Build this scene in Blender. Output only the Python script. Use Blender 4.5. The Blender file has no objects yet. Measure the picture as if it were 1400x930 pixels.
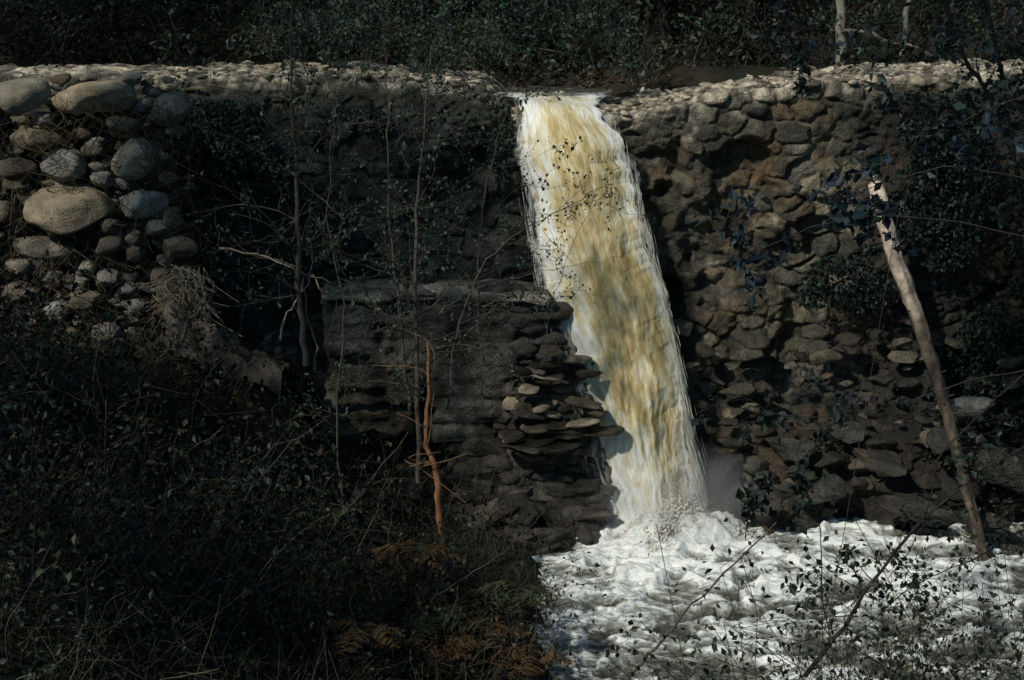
import bpy, math
import numpy as np
from mathutils import Vector
R = np.random.RandomState(7)
# ------------------------------------------------------------ camera frame
CAM = np.array([0., -20., 7.5]); PITCH = math.atan(515/2000.)
FW = np.array([0, math.cos(PITCH), -math.sin(PITCH)]); UP = np.array([0, math.sin(PITCH), math.cos(PITCH)])
def at(px, py, y):
    d = FW + np.array([1., 0, 0])*(px-700)/2000. + UP*(465-py)/2000.
    return CAM + d*((y-CAM[1])/d[1])
SUN = np.array([-0.6, -0.6, 0.8]); SUN /= np.linalg.norm(SUN)

# ------------------------------------------------------------ noise
def _h(*a):
    h = np.zeros(np.broadcast(*a).shape, dtype=np.uint64)
    for k, v in zip((374761393, 668265263, 2147483647, 982451653), a):
        h = h + (np.asarray(v).astype(np.int64) & 0xffffffff).astype(np.uint64)*np.uint64(k)
    h &= np.uint64(0xffffffff)
    h = ((h ^ (h >> np.uint64(13)))*np.uint64(1274126177)) & np.uint64(0xffffffff)
    h = ((h ^ (h >> np.uint64(15)))*np.uint64(2246822519)) & np.uint64(0xffffffff)
    h = h ^ (h >> np.uint64(16))
    return (h & np.uint64(0xffff)).astype(float)/65535.
def vn2(x, y, s=0):
    xi = np.floor(x); yi = np.floor(y); fx = x-xi; fy = y-yi
    fx = fx*fx*(3-2*fx); fy = fy*fy*(3-2*fy)
    a = _h(xi, yi, s+0*xi); b = _h(xi+1, yi, s+0*xi); c = _h(xi, yi+1, s+0*xi); d = _h(xi+1, yi+1, s+0*xi)
    return (a*(1-fx)+b*fx)*(1-fy)+(c*(1-fx)+d*fx)*fy
def vn3(x, y, z, s=0):
    zi = np.floor(z); fz = z-zi; fz = fz*fz*(3-2*fz)
    def L(k):
        xi = np.floor(x); yi = np.floor(y); fx = x-xi; fy = y-yi
        fx = fx*fx*(3-2*fx); fy = fy*fy*(3-2*fy); S = s+0*xi
        a = _h(xi, yi, k, S); b = _h(xi+1, yi, k, S); c = _h(xi, yi+1, k, S); d = _h(xi+1, yi+1, k, S)
        return (a*(1-fx)+b*fx)*(1-fy)+(c*(1-fx)+d*fx)*fy
    return L(zi)*(1-fz)+L(zi+1)*fz
def fbm2(x, y, o=4, s=0):
    r = 0; a = .5; t = 0
    for i in range(o):
        r = r+a*vn2(x*2**i+i*17.3, y*2**i+i*9.1, s+i); t += a; a *= .5
    return r/t
def fbm3(x, y, z, o=3, s=0):
    r = 0; a = .5; t = 0
    for i in range(o):
        r = r+a*vn3(x*2**i+i*7.3, y*2**i+i*3.1, z*2**i+i*5.7, s+i); t += a; a *= .5
    return r/t
def ss(a, b, x):
    t = np.clip((x-a)/(b-a), 0, 1); return t*t*(3-2*t)

# ------------------------------------------------------------ mesh buffers
class MB:
    def __init__(s): s.v = []; s.f = {3: [], 4: []}; s.c = []; s.n = 0
    def add(s, v, f, c):
        v = np.asarray(v, float).reshape(-1, 3); f = np.asarray(f, int)
        s.v.append(v); s.f[f.shape[1]].append(f+s.n)
        c = np.asarray(c, float)
        if c.ndim == 1: c = np.tile(c[:3], (len(v), 1))
        s.c.append(c[:, :3]); s.n += len(v)
    def obj(s, name, mat, smooth=True, parent=None, uv=None):
        me = bpy.data.meshes.new(name)
        v = np.concatenate(s.v); me.vertices.add(len(v)); me.vertices.foreach_set('co', v.ravel())
        ls = []; st = []; tot = []; off = 0
        for k in (3, 4):
            if s.f[k]:
                f = np.concatenate(s.f[k]); ls.append(f.ravel()); st.append(off+np.arange(len(f))*k); tot.append(np.full(len(f), k)); off += f.size
        ls = np.concatenate(ls); st = np.concatenate(st); tot = np.concatenate(tot)
        me.loops.add(len(ls)); me.loops.foreach_set('vertex_index', ls)
        me.polygons.add(len(st)); me.polygons.foreach_set('loop_start', st)
        try: me.polygons.foreach_set('loop_total', tot)
        except Exception: pass
        me.polygons.foreach_set('use_smooth', np.full(len(st), smooth))
        c = np.concatenate(s.c); a = me.attributes.new('Col', 'FLOAT_COLOR', 'POINT')
        a.data.foreach_set('color', np.hstack([c, np.ones((len(c), 1))]).ravel())
        if uv is not None:
            b = me.attributes.new('flow', 'FLOAT_VECTOR', 'POINT'); b.data.foreach_set('vector', np.asarray(uv, float).ravel())
        me.update(calc_edges=True); me.validate()
        me.materials.append(mat)
        o = bpy.data.objects.new(name, me); bpy.context.scene.collection.objects.link(o)
        if parent: o.parent = parent
        return o
def gridf(nr, nc):
    i = np.arange(nr-1)[:, None]*nc+np.arange(nc-1)[None, :]
    return np.stack([i, i+1, i+nc+1, i+nc], -1).reshape(-1, 4)
def empty(name):
    o = bpy.data.objects.new(name, None); bpy.context.scene.collection.objects.link(o); return o

# ------------------------------------------------------------ materials
def newmat(name):
    m = bpy.data.materials.new(name); m.use_nodes = True; nt = m.node_tree; nt.nodes.clear()
    out = nt.nodes.new('ShaderNodeOutputMaterial'); return m, nt, nt.nodes, nt.links, out
def surf(name, rough=.8, lo=.55, hi=1.45, scale=9, bump=.4, spec=.3, b2=45, dist=.03):
    m, nt, N, L, out = newmat(name)
    p = N.new('ShaderNodeBsdfPrincipled'); p.inputs['Roughness'].default_value = rough
    p.inputs['Specular IOR Level'].default_value = spec
    a = N.new('ShaderNodeAttribute'); a.attribute_name = 'Col'
    tc = N.new('ShaderNodeTexCoord')
    n = N.new('ShaderNodeTexNoise'); n.inputs['Scale'].default_value = scale; n.inputs['Detail'].default_value = 8; n.inputs['Roughness'].default_value = .7
    L.new(tc.outputs['Object'], n.inputs['Vector'])
    mr = N.new('ShaderNodeMapRange'); mr.inputs['From Min'].default_value = .3; mr.inputs['From Max'].default_value = .7
    mr.inputs['To Min'].default_value = lo; mr.inputs['To Max'].default_value = hi
    L.new(n.outputs['Fac'], mr.inputs['Value'])
    vm = N.new('ShaderNodeVectorMath'); vm.operation = 'SCALE'
    L.new(a.outputs['Color'], vm.inputs[0]); L.new(mr.outputs[0], vm.inputs['Scale'])
    L.new(vm.outputs[0], p.inputs['Base Color'])
    n2 = N.new('ShaderNodeTexNoise'); n2.inputs['Scale'].default_value = b2; n2.inputs['Detail'].default_value = 4
    L.new(tc.outputs['Object'], n2.inputs['Vector'])
    ad = N.new('ShaderNodeMath'); ad.operation = 'ADD'; L.new(n.outputs['Fac'], ad.inputs[0]); L.new(n2.outputs['Fac'], ad.inputs[1])
    b = N.new('ShaderNodeBump'); b.inputs['Strength'].default_value = bump; b.inputs['Distance'].default_value = dist
    L.new(ad.outputs[0], b.inputs['Height']); L.new(b.outputs[0], p.inputs['Normal'])
    L.new(p.outputs[0], out.inputs[0]); return m
M_stone = surf('wet_stone', .55, .3, 1.7, 11, .9, .4, 45, .04)
M_boulder = surf('boulder_stone', .75, .5, 1.4, 6, .8, .3, 45, .035)
M_soil = surf('soil', .95, .5, 1.5, 4, .9, .1)
M_bark = surf('bark', .85, .5, 1.5, 14, .6, .15, 60, .01)
M_conc = surf('old_concrete', .8, .4, 1.5, 6, 1., .25, 30, .05)
def leafmat(name, tr=.3):
    m, nt, N, L, out = newmat(name)
    a = N.new('ShaderNodeAttribute'); a.attribute_name = 'Col'
    p = N.new('ShaderNodeBsdfPrincipled'); p.inputs['Roughness'].default_value = .5; p.inputs['Specular IOR Level'].default_value = .25
    t = N.new('ShaderNodeBsdfTranslucent'); mx = N.new('ShaderNodeMixShader'); mx.inputs[0].default_value = tr
    L.new(a.outputs['Color'], p.inputs['Base Color']); L.new(a.outputs['Color'], t.inputs['Color'])
    L.new(p.outputs[0], mx.inputs[1]); L.new(t.outputs[0], mx.inputs[2]); L.new(mx.outputs[0], out.inputs[0]); return m
M_leaf = leafmat('leaf', .2)

def watermat(name, thr, gain, seed):
    m, nt, N, L, out = newmat(name)
    fl = N.new('ShaderNodeAttribute'); fl.attribute_name = 'flow'
    co = N.new('ShaderNodeAttribute'); co.attribute_name = 'Col'
    sp = N.new('ShaderNodeSeparateColor'); L.new(co.outputs['Color'], sp.inputs[0])
    def noise(sx, sy, det, z, ro=.6, di=0.):
        mp = N.new('ShaderNodeMapping'); mp.inputs['Scale'].default_value = (sx, sy, 1); mp.inputs['Location'].default_value = (z, z*1.7, z)
        L.new(fl.outputs['Vector'], mp.inputs['Vector'])
        n = N.new('ShaderNodeTexNoise'); n.inputs['Scale'].default_value = 1; n.inputs['Detail'].default_value = det; n.inputs['Roughness'].default_value = ro; n.inputs['Distortion'].default_value = di
        L.new(mp.outputs[0], n.inputs['Vector']); return n.outputs['Fac']
    def math_(op, a, b):
        k = N.new('ShaderNodeMath'); k.operation = op
        for i, q in enumerate((a, b)):
            if isinstance(q, (int, float)): k.inputs[i].default_value = q
            else: L.new(q, k.inputs[i])
        return k.outputs[0]
    fine = noise(24, 2.6, 4, seed, .6); cl = noise(3.5, 1.3, 4, seed+3, .6, .3); med = noise(8, 2.8, 5, seed+6, .65, .3)
    s = math_('ADD', math_('MULTIPLY', fine, .8), math_('ADD', math_('MULTIPLY', cl, 1.1), math_('MULTIPLY', med, 1.6)))  # mean 1.75
    w = math_('ADD', math_('MULTIPLY', math_('SUBTRACT', s, 1.75), 1.25), sp.outputs[0])
    cr = N.new('ShaderNodeValToRGB'); e = cr.color_ramp.elements
    e[0].position = 0.0; e[0].color = (.44, .32, .13, 1); e[1].position = 1; e[1].color = (.92, .92, .88, 1)
    k = e.new(.35); k.color = (.66, .53, .27, 1); k = e.new(.65); k.color = (.83, .76, .54, 1)
    L.new(w, cr.inputs[0])
    d = N.new('ShaderNodeBsdfPrincipled'); d.inputs['Roughness'].default_value = .6; d.inputs['Specular IOR Level'].default_value = .2
    t = N.new('ShaderNodeBsdfTranslucent')
    L.new(cr.outputs[0], d.inputs['Base Color']); L.new(cr.outputs[0], t.inputs['Color'])
    bp = N.new('ShaderNodeBump'); bp.inputs['Strength'].default_value = .4; bp.inputs['Distance'].default_value = .05
    L.new(s, bp.inputs['Height']); L.new(bp.outputs[0], d.inputs['Normal'])
    mx = N.new('ShaderNodeMixShader'); mx.inputs[0].default_value = .15
    L.new(d.outputs[0], mx.inputs[1]); L.new(t.outputs[0], mx.inputs[2])
    s2 = math_('ADD', math_('MULTIPLY', noise(26, 1.6, 4, seed+11), 1), math_('MULTIPLY', noise(7, 1.8, 5, seed+14, .65), 1))
    al = math_('MULTIPLY', math_('SUBTRACT', math_('ADD', s2, sp.outputs[1]), thr), gain)
    cpl = N.new('ShaderNodeClamp'); L.new(al, cpl.inputs[0])
    tp = N.new('ShaderNodeBsdfTransparent'); m2 = N.new('ShaderNodeMixShader')
    L.new(cpl.outputs[0], m2.inputs[0]); L.new(tp.outputs[0], m2.inputs[1]); L.new(mx.outputs[0], m2.inputs[2])
    L.new(m2.outputs[0], out.inputs[0]); return m
M_fall = watermat('falling_water', 1.0, 3.0, 0.)
M_fall2 = watermat('falling_spray', 1.12, 2.0, 20.)

def poolmat():
    m, nt, N, L, out = newmat('foaming_water')
    a = N.new('ShaderNodeAttribute'); a.attribute_name = 'Col'
    p = N.new('ShaderNodeBsdfPrincipled'); p.inputs['Roughness'].default_value = .28; p.inputs['Specular IOR Level'].default_value = .5
    sp = N.new('ShaderNodeSeparateColor'); L.new(a.outputs['Color'], sp.inputs[0])
    tc = N.new('ShaderNodeTexCoord')
    n = N.new('ShaderNodeTexNoise'); n.inputs['Scale'].default_value = 6; n.inputs['Detail'].default_value = 7; n.inputs['Roughness'].default_value = .66; n.inputs['Distortion'].default_value = 1.4
    mp = N.new('ShaderNodeMapping'); mp.inputs['Scale'].default_value = (.6, 1.3, 1.2); L.new(tc.outputs['Object'], mp.inputs[0]); L.new(mp.outputs[0], n.inputs['Vector'])
    ml = N.new('ShaderNodeMath'); ml.operation = 'MULTIPLY_ADD'; ml.inputs[1].default_value = 2.8; ml.inputs[2].default_value = -1.45
    L.new(n.outputs['Fac'], ml.inputs[0])
    ad = N.new('ShaderNodeMath'); ad.operation = 'ADD'; L.new(ml.outputs[0], ad.inputs[0]); L.new(sp.outputs[0], ad.inputs[1])
    cr = N.new('ShaderNodeValToRGB'); e = cr.color_ramp.elements
    e[0].position = 0.0; e[0].color = (.05, .052, .045, 1); e[1].position = 1.0; e[1].color = (.80, .82, .79, 1)
    k = e.new(.3); k.color = (.13, .125, .095, 1); k = e.new(.55); k.color = (.25, .26, .235, 1); k = e.new(.8); k.color = (.45, .475, .45, 1)
    L.new(ad.outputs[0], cr.inputs[0]); L.new(cr.outputs[0], p.inputs['Base Color'])
    b = N.new('ShaderNodeBump'); b.inputs['Strength'].default_value = .8; b.inputs['Distance'].default_value = .07
    L.new(n.outputs['Fac'], b.inputs['Height']); L.new(b.outputs[0], p.inputs['Normal']); L.new(p.outputs[0], out.inputs[0]); return m
M_pool = poolmat()

# ------------------------------------------------------------ masonry pattern
def cells(x, v, cw, ch, seed, jit=.85):
    X = x/cw; Y = v/ch
    X = X+.45*(fbm2(x*3.2, v*3.2, 3, seed+50)-.5)*2; Y = Y+.5*(fbm2(x*2.3, v*3.0, 3, seed+60)-.5)*2
    j0 = np.floor(Y); F1 = np.full(X.shape, 9.); F2 = F1.copy(); ID = np.zeros(X.shape); DX = ID.copy(); DY = ID.copy()
    for dj in (-1, 0, 1):
        j = j0+dj; off = _h(j, j*0+seed)*3; i0 = np.floor(X-off)
        for di in (-1, 0, 1):
            i = i0+di
            cx = i+.5+off+(_h(i, j, j*0+seed+1)-.5)*jit; cy = j+.5+(_h(i, j, j*0+seed+2)-.5)*.6
            dx = X-cx; dy = Y-cy
            d = (np.abs(dx)**3+np.abs(dy*1.05)**3)**(1/3.)
            idd = _h(i, j, j*0+seed+3)
            c = d < F1
            F2 = np.where(c, F1, np.minimum(F2, d)); ID = np.where(c, idd, ID); F1 = np.where(c, d, F1)
            DX = np.where(c, dx, DX); DY = np.where(c, dy, DY)
    return F1, F2-F1, ID, DX, DY

tp = [(-400, 110), (0, 108), (215, 108), (350, 103), (500, 105), (600, 112), (655, 120), (685, 140), (700, 152), (828, 156), (842, 158), (875, 150), (920, 140), (1000, 128), (1100, 118), (1180, 110), (1290, 104), (1400, 101), (1900, 98)]
TX = np.array([at(a, b, 0)[0] for a, b in tp]); TZ = np.array([at(a, b, 0)[2] for a, b in tp])
def topz(x): return np.interp(x, TX, TZ)
PAL = np.array([[.17, .13, .08], [.13, .12, .095], [.21, .175, .115], [.085, .08, .06], [.15, .105, .06], [.26, .22, .155], [.12, .10, .07], [.18, .155, .115]])
def build_wall():
    st = .02
    xs = np.concatenate([np.arange(-10, -4.8, .06), np.arange(-4.8, 8.2, .021), np.arange(8.2, 13, .06)]); vs = np.concatenate([np.arange(0, .8, .05), np.arange(.8, 8.0, st), np.arange(8., 9.2, .03)])
    X, V = np.meshgrid(xs, vs); T = topz(X)+.14*(fbm2(X*3, X*0+3, 4, 5)-.5)
    H = T+.8
    r = .07
    zf = np.minimum(V-.8, T-r); over = V-H+r
    ang = np.clip(over/(r*1.57), 0, 1)*math.pi/2
    topd = np.clip(over-r*1.57, 0, None)
    ny = -np.cos(ang); nz = np.sin(ang)
    hh = np.clip(T-zf, 0, 9)
    bulge = .5*(fbm2(X*.55, zf*.7, 3, 11)-.5)+.30*(fbm2(X*1.9, zf*2.2, 4, 12)-.5)
    batter = -.075*hh
    damage = .45*ss(.58, .70, fbm2(X*.9+4, zf*1.1, 4, 19))*ss(0, .8, hh)
    hole = .7*np.exp(-((X-2.2)/.2)**2-((zf-3.05)/.2)**2)
    yb = batter+bulge*ss(0, .5, hh)+damage*.6+hole
    zq = zf+.25*(fbm2(X*.9, zf*0, 2, 31)-.5)
    yb = yb-.30*ss(2.6, 1.6, zq)*ss(-5, -2.5, X)*(.6+.6*fbm2(X*.8, zf, 2, 32))
    yb = yb-.75*ss(1.4, .2, zq)*(.3+fbm2(X*1.1, zf*1.2, 3, 33))
    Y = yb+r*(1+ny)+topd*1.0
    Z = np.where(ang > 0, T-r+r*np.sin(ang), zf)+.10*(fbm2(X*3, topd*3, 3, 35)-.5)*ss(0, .1, topd)
    f1, j1, id1, a1, b1 = cells(X, V, .36, .26, 100); f2, j2, id2, a2, b2 = cells(X, V, .21, .12, 200)
    mk = (fbm2(X*.7, V*.9, 3, 40)+.10*ss(2.8, 1.5, zf) > .55) | (topd > 0) | ((X > .9) & (X < 2.3) & (hh < .9))
    jn = np.where(mk, j2*.6, j1); ID = np.where(mk, id2, id1); am = np.where(mk, .7, 1.)
    DX = np.where(mk, a2, a1); DY = np.where(mk, b2, b1)
    rnd = lambda k: _h(np.round(ID*60000), X*0+k)
    jw = .02+.05*fbm2(X*3, V*3, 2, 44)
    raise_ = ss(jw, jw+.13, jn); dome = ss(0, .9, jn)
    pt = .4+.6*ss(.40, .58, fbm2(X*.8+5, V*.8, 3, 46))     # where the pointing still covers the stones
    ht = pt*am*(.06*raise_+.032*dome)*(.25+1.25*rnd(3))+am*raise_*.08*((rnd(11)-.5)*DX+(rnd(12)-.65)*DY)
    ht = ht+.045*(fbm2(X*7, V*7, 4, 70)-.5)*(.5+.5*raise_)+.02*(fbm2(X*26, V*26, 2, 71)-.5)
    ht = np.where(rnd(9) < .10, ht-.09*raise_, ht)
    Y = Y+ny*ht; Z = Z+nz*ht*.8
    C = PAL[(np.minimum(ID*8, 7.99)).astype(int)]*(.45+.95*rnd(5))[..., None]*1.0
    moss = ss(.40, .58, fbm2(X*.85, V*1.0, 5, 80))*(1-.15*ss(1., 1.6, X)*ss(4.6, 4, X)); mossc = np.array([.030, .034, .017])
    C = C*(1-.8*moss[..., None])+mossc*(.8*moss[..., None])
    stain = ss(.42, .62, fbm2(X*2.2, V*.6, 4, 81)); C = C*(1-.5*stain[..., None])
    sp = ss(.50, .60, fbm2(X*5, V*5, 4, 86)); C = C*(1-.5*sp[..., None])
    jc = (1-ss(jw*.7, jw+.08, jn))[..., None]
    mort = np.array([.03, .024, .017])+np.array([.08, .068, .048])*ss(.52, .64, fbm2(X*1.3, V*1.3, 3, 87))[..., None]*ss(-.2, 1.2, X)[..., None]
    C = C*(1-jc)+mort*jc
    ru = ss(.56, .70, fbm2(X*1.4+9, V*1.1, 4, 83))[..., None]*.6
    C = C*(1-ru)+np.array([.17, .105, .045])*ru*.75
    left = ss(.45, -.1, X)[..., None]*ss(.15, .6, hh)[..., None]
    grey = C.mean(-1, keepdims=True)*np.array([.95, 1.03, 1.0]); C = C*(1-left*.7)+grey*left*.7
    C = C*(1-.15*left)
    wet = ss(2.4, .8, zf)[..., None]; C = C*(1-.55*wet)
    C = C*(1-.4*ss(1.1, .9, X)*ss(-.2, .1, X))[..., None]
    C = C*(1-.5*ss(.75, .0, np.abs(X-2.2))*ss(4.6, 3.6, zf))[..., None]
    shade_right = ss(4.3, 5.4, X)[..., None]*ss(.1, .5, hh)[..., None]; C = C*(1-.65*shade_right)  # tree shade at the right end painted into the wall colour
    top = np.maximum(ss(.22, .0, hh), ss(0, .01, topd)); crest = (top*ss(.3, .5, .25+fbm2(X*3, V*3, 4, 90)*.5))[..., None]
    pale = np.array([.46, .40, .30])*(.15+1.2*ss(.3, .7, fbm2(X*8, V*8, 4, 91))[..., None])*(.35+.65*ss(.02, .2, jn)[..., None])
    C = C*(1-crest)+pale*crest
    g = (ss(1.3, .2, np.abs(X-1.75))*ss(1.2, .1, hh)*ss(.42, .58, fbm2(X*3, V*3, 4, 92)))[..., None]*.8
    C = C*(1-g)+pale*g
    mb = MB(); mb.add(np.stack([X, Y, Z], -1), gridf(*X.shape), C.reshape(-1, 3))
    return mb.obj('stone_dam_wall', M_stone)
build_wall()

# ------------------------------------------------------------ stones
def ico(sub):
    bpy_me = bpy.data.meshes.new('tmp'); import bmesh
    bm = bmesh.new(); bmesh.ops.create_icosphere(bm, subdivisions=sub, radius=1); bm.to_mesh(bpy_me); bm.free()
    v = np.array([p.co[:] for p in bpy_me.vertices]); f = np.array([p.vertices[:] for p in bpy_me.polygons]); bpy.data.meshes.remove(bpy_me); return v, f
ICO = {k: ico(k) for k in (1, 2, 3, 4, 5)}
def stone(mb, c, r, col, rs, sub=4, box=.75, rough=.22, rotz=None, cut=(.55, .85), ncut=8):
    v, f = ICO[sub]; v = v.copy()
    s = rs.randint(1, 10000)
    v = np.sign(v)*np.abs(v)**box; v /= (np.linalg.norm(v, axis=1, keepdims=True)**.55)
    for k in range(ncut):
        d = rs.normal(size=3); d /= np.linalg.norm(d); lim = rs.uniform(*cut)
        q = v@d; ex = np.clip(q-lim, 0, None); v = v-ex[:, None]*d*.93
    n = fbm3(v[:, 0]*1.3+s, v[:, 1]*1.3, v[:, 2]*1.3, 3, s % 97)-.5
    n2 = fbm3(v[:, 0]*5+s, v[:, 1]*5, v[:, 2]*5, 3, s % 89)-.5
    v = v*(1+n[:, None]*rough*2+n2[:, None]*.14)
    a, b, g = rs.uniform(-.25, .25), rs.uniform(-.25, .25), rs.uniform(-.5, .5) if rotz is None else rotz
    v = v*np.asarray(r)
    ca, sa = math.cos(a), math.sin(a); v = v@np.array([[ca, 0, sa], [0, 1, 0], [-sa, 0, ca]])
    cb, sb = math.cos(b), math.sin(b); v = v@np.array([[1, 0, 0], [0, cb, -sb], [0, sb, cb]])
    cg, sg = math.cos(g), math.sin(g); v = v@np.array([[cg, -sg, 0], [sg, cg, 0], [0, 0, 1]])
    m = fbm3(v[:, 0]*4+s, v[:, 1]*4, v[:, 2]*4, 4, 5)
    C = np.asarray(col)*(.7+.7*m)[:, None]
    C = C*(1-.5*ss(.55, .70, m))[:, None]
    mb.add(v+np.asarray(c), f, C)

rs = np.random.RandomState(21)
def boulder_buttress():
    root = empty('boulder_buttress')
    S, V = np.meshgrid(np.arange(-9.5, -2.9, .022), np.linspace(1.6, 6.9, 250))
    T = 5.78
    Zf = np.minimum(V, T); td = np.clip(V-T, 0, None)
    turn = np.clip(S+4.6, 0, None); X = np.minimum(S, -4.6)
    Y = -1.15-.14*(T-Zf)+turn*1.1+td*1.2+.5*(fbm2(S*.8, V*.8, 3, 3)-.5)
    X = X+.30*ss(4.6, 2.4, Zf)*ss(-6, -4.5, S)+.12*(fbm2(S*2, V*2, 3, 4)-.5)
    f1, j, ID, DX, DY = cells(S, V, .30, .22, 300)
    big = _h(np.round(ID*60000), S*0+3)
    ht = .12*ss(0, .4, j)*(.2+big)+.08*(fbm2(S*6, V*6, 4, 6)-.5)
    Y = Y-ht*(turn <= 0); X = X+ht*(turn > 0)
    C = PAL[(np.minimum(ID*8, 7.99)).astype(int)]*(.25+.7*big)[..., None]
    jc = (1-ss(.02, .25, j))[..., None]; C = C*(1-jc)+np.array([.035, .027, .017])*jc
    mo = ss(.45, .6, fbm2(S*1.2, V*1.2, 4, 7))[..., None]; C = C*(1-.7*mo)+np.array([.03, .026, .014])*mo*.7
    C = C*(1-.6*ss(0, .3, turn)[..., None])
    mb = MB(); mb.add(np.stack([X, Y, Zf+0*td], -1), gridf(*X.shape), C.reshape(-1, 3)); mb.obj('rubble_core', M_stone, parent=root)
    L = [(33, 132, 34, 25), (130, 133, 54, 23), (182, 108, 14, 10), (62, 162, 16, 9), (50, 190, 34, 15), (182, 216, 30, 27), (20, 232, 26, 14), (94, 286, 54, 31),
         (4, 290, 14, 16), (194, 277, 32, 20), (152, 308, 16, 12), (150, 336, 20, 11), (182, 328, 10, 9), (184, 348, 13, 10), (242, 339, 26, 15), (62, 338, 40, 14),
         (150, 381, 19, 12), (115, 411, 24, 12), (222, 379, 15, 13), (70, 381, 14, 10), (146, 458, 26, 14), (190, 420, 17, 11), (242, 396, 26, 22), (168, 176, 24, 14),
         (237, 150, 26, 20), (85, 225, 28, 20), (216, 312, 18, 11), (120, 365, 12, 9), (238, 300, 14, 12), (196, 145, 13, 11), (140, 245, 15, 10), (28, 365, 18, 13),
         (30, 400, 24, 14), (175, 395, 12, 8), (230, 245, 12, 9), (75, 425, 20, 12), (-40, 160, 45, 25), (-50, 260, 40, 30), (-30, 330, 30, 20)]
    pal = [(.32, .285, .22), (.34, .31, .255), (.26, .23, .18), (.28, .225, .15), (.20, .165, .12), (.32, .305, .27)]
    mb = MB()
    for (a, b, w, h) in L:
        p = at(a, b, -1.45-(b-100)*.0012+rs.uniform(-.1, .1)); w *= .0098; h *= .0098
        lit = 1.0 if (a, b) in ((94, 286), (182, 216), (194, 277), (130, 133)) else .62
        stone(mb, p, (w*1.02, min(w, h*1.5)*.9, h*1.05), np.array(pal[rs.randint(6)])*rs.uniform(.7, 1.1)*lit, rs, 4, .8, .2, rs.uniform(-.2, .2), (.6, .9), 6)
    for k in range(210):
        a = rs.uniform(-60, 262); b = rs.uniform(105, 455); p = at(a, b, -1.36-(b-100)*.0011); r = rs.uniform(.03, .11)
        stone(mb, p, (r*1.4, r, r*.8), np.array(pal[rs.randint(6)])*rs.uniform(.2, .7), rs, 3)
    mb.obj('boulders', M_boulder, parent=root)
boulder_buttress()

mb = MB()
for k in range(1400):
    x = rs.uniform(-5, 8.5)
    if -.15 < x < 1.2: continue
    y = rs.uniform(.0, 1.9); r = rs.uniform(.02, .07)*(1 if rs.rand() < .93 else 1.8)
    stone(mb, (x, y, topz(x)+r*.1), (r*1.5, r*1.4, r*.6), np.array((.46, .39, .29))*rs.uniform(.2, 1.1), rs, 2 if r < .07 else 3, .7, .25, None, (.45, .8))
mb.obj('crest_stones', M_boulder)

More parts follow.
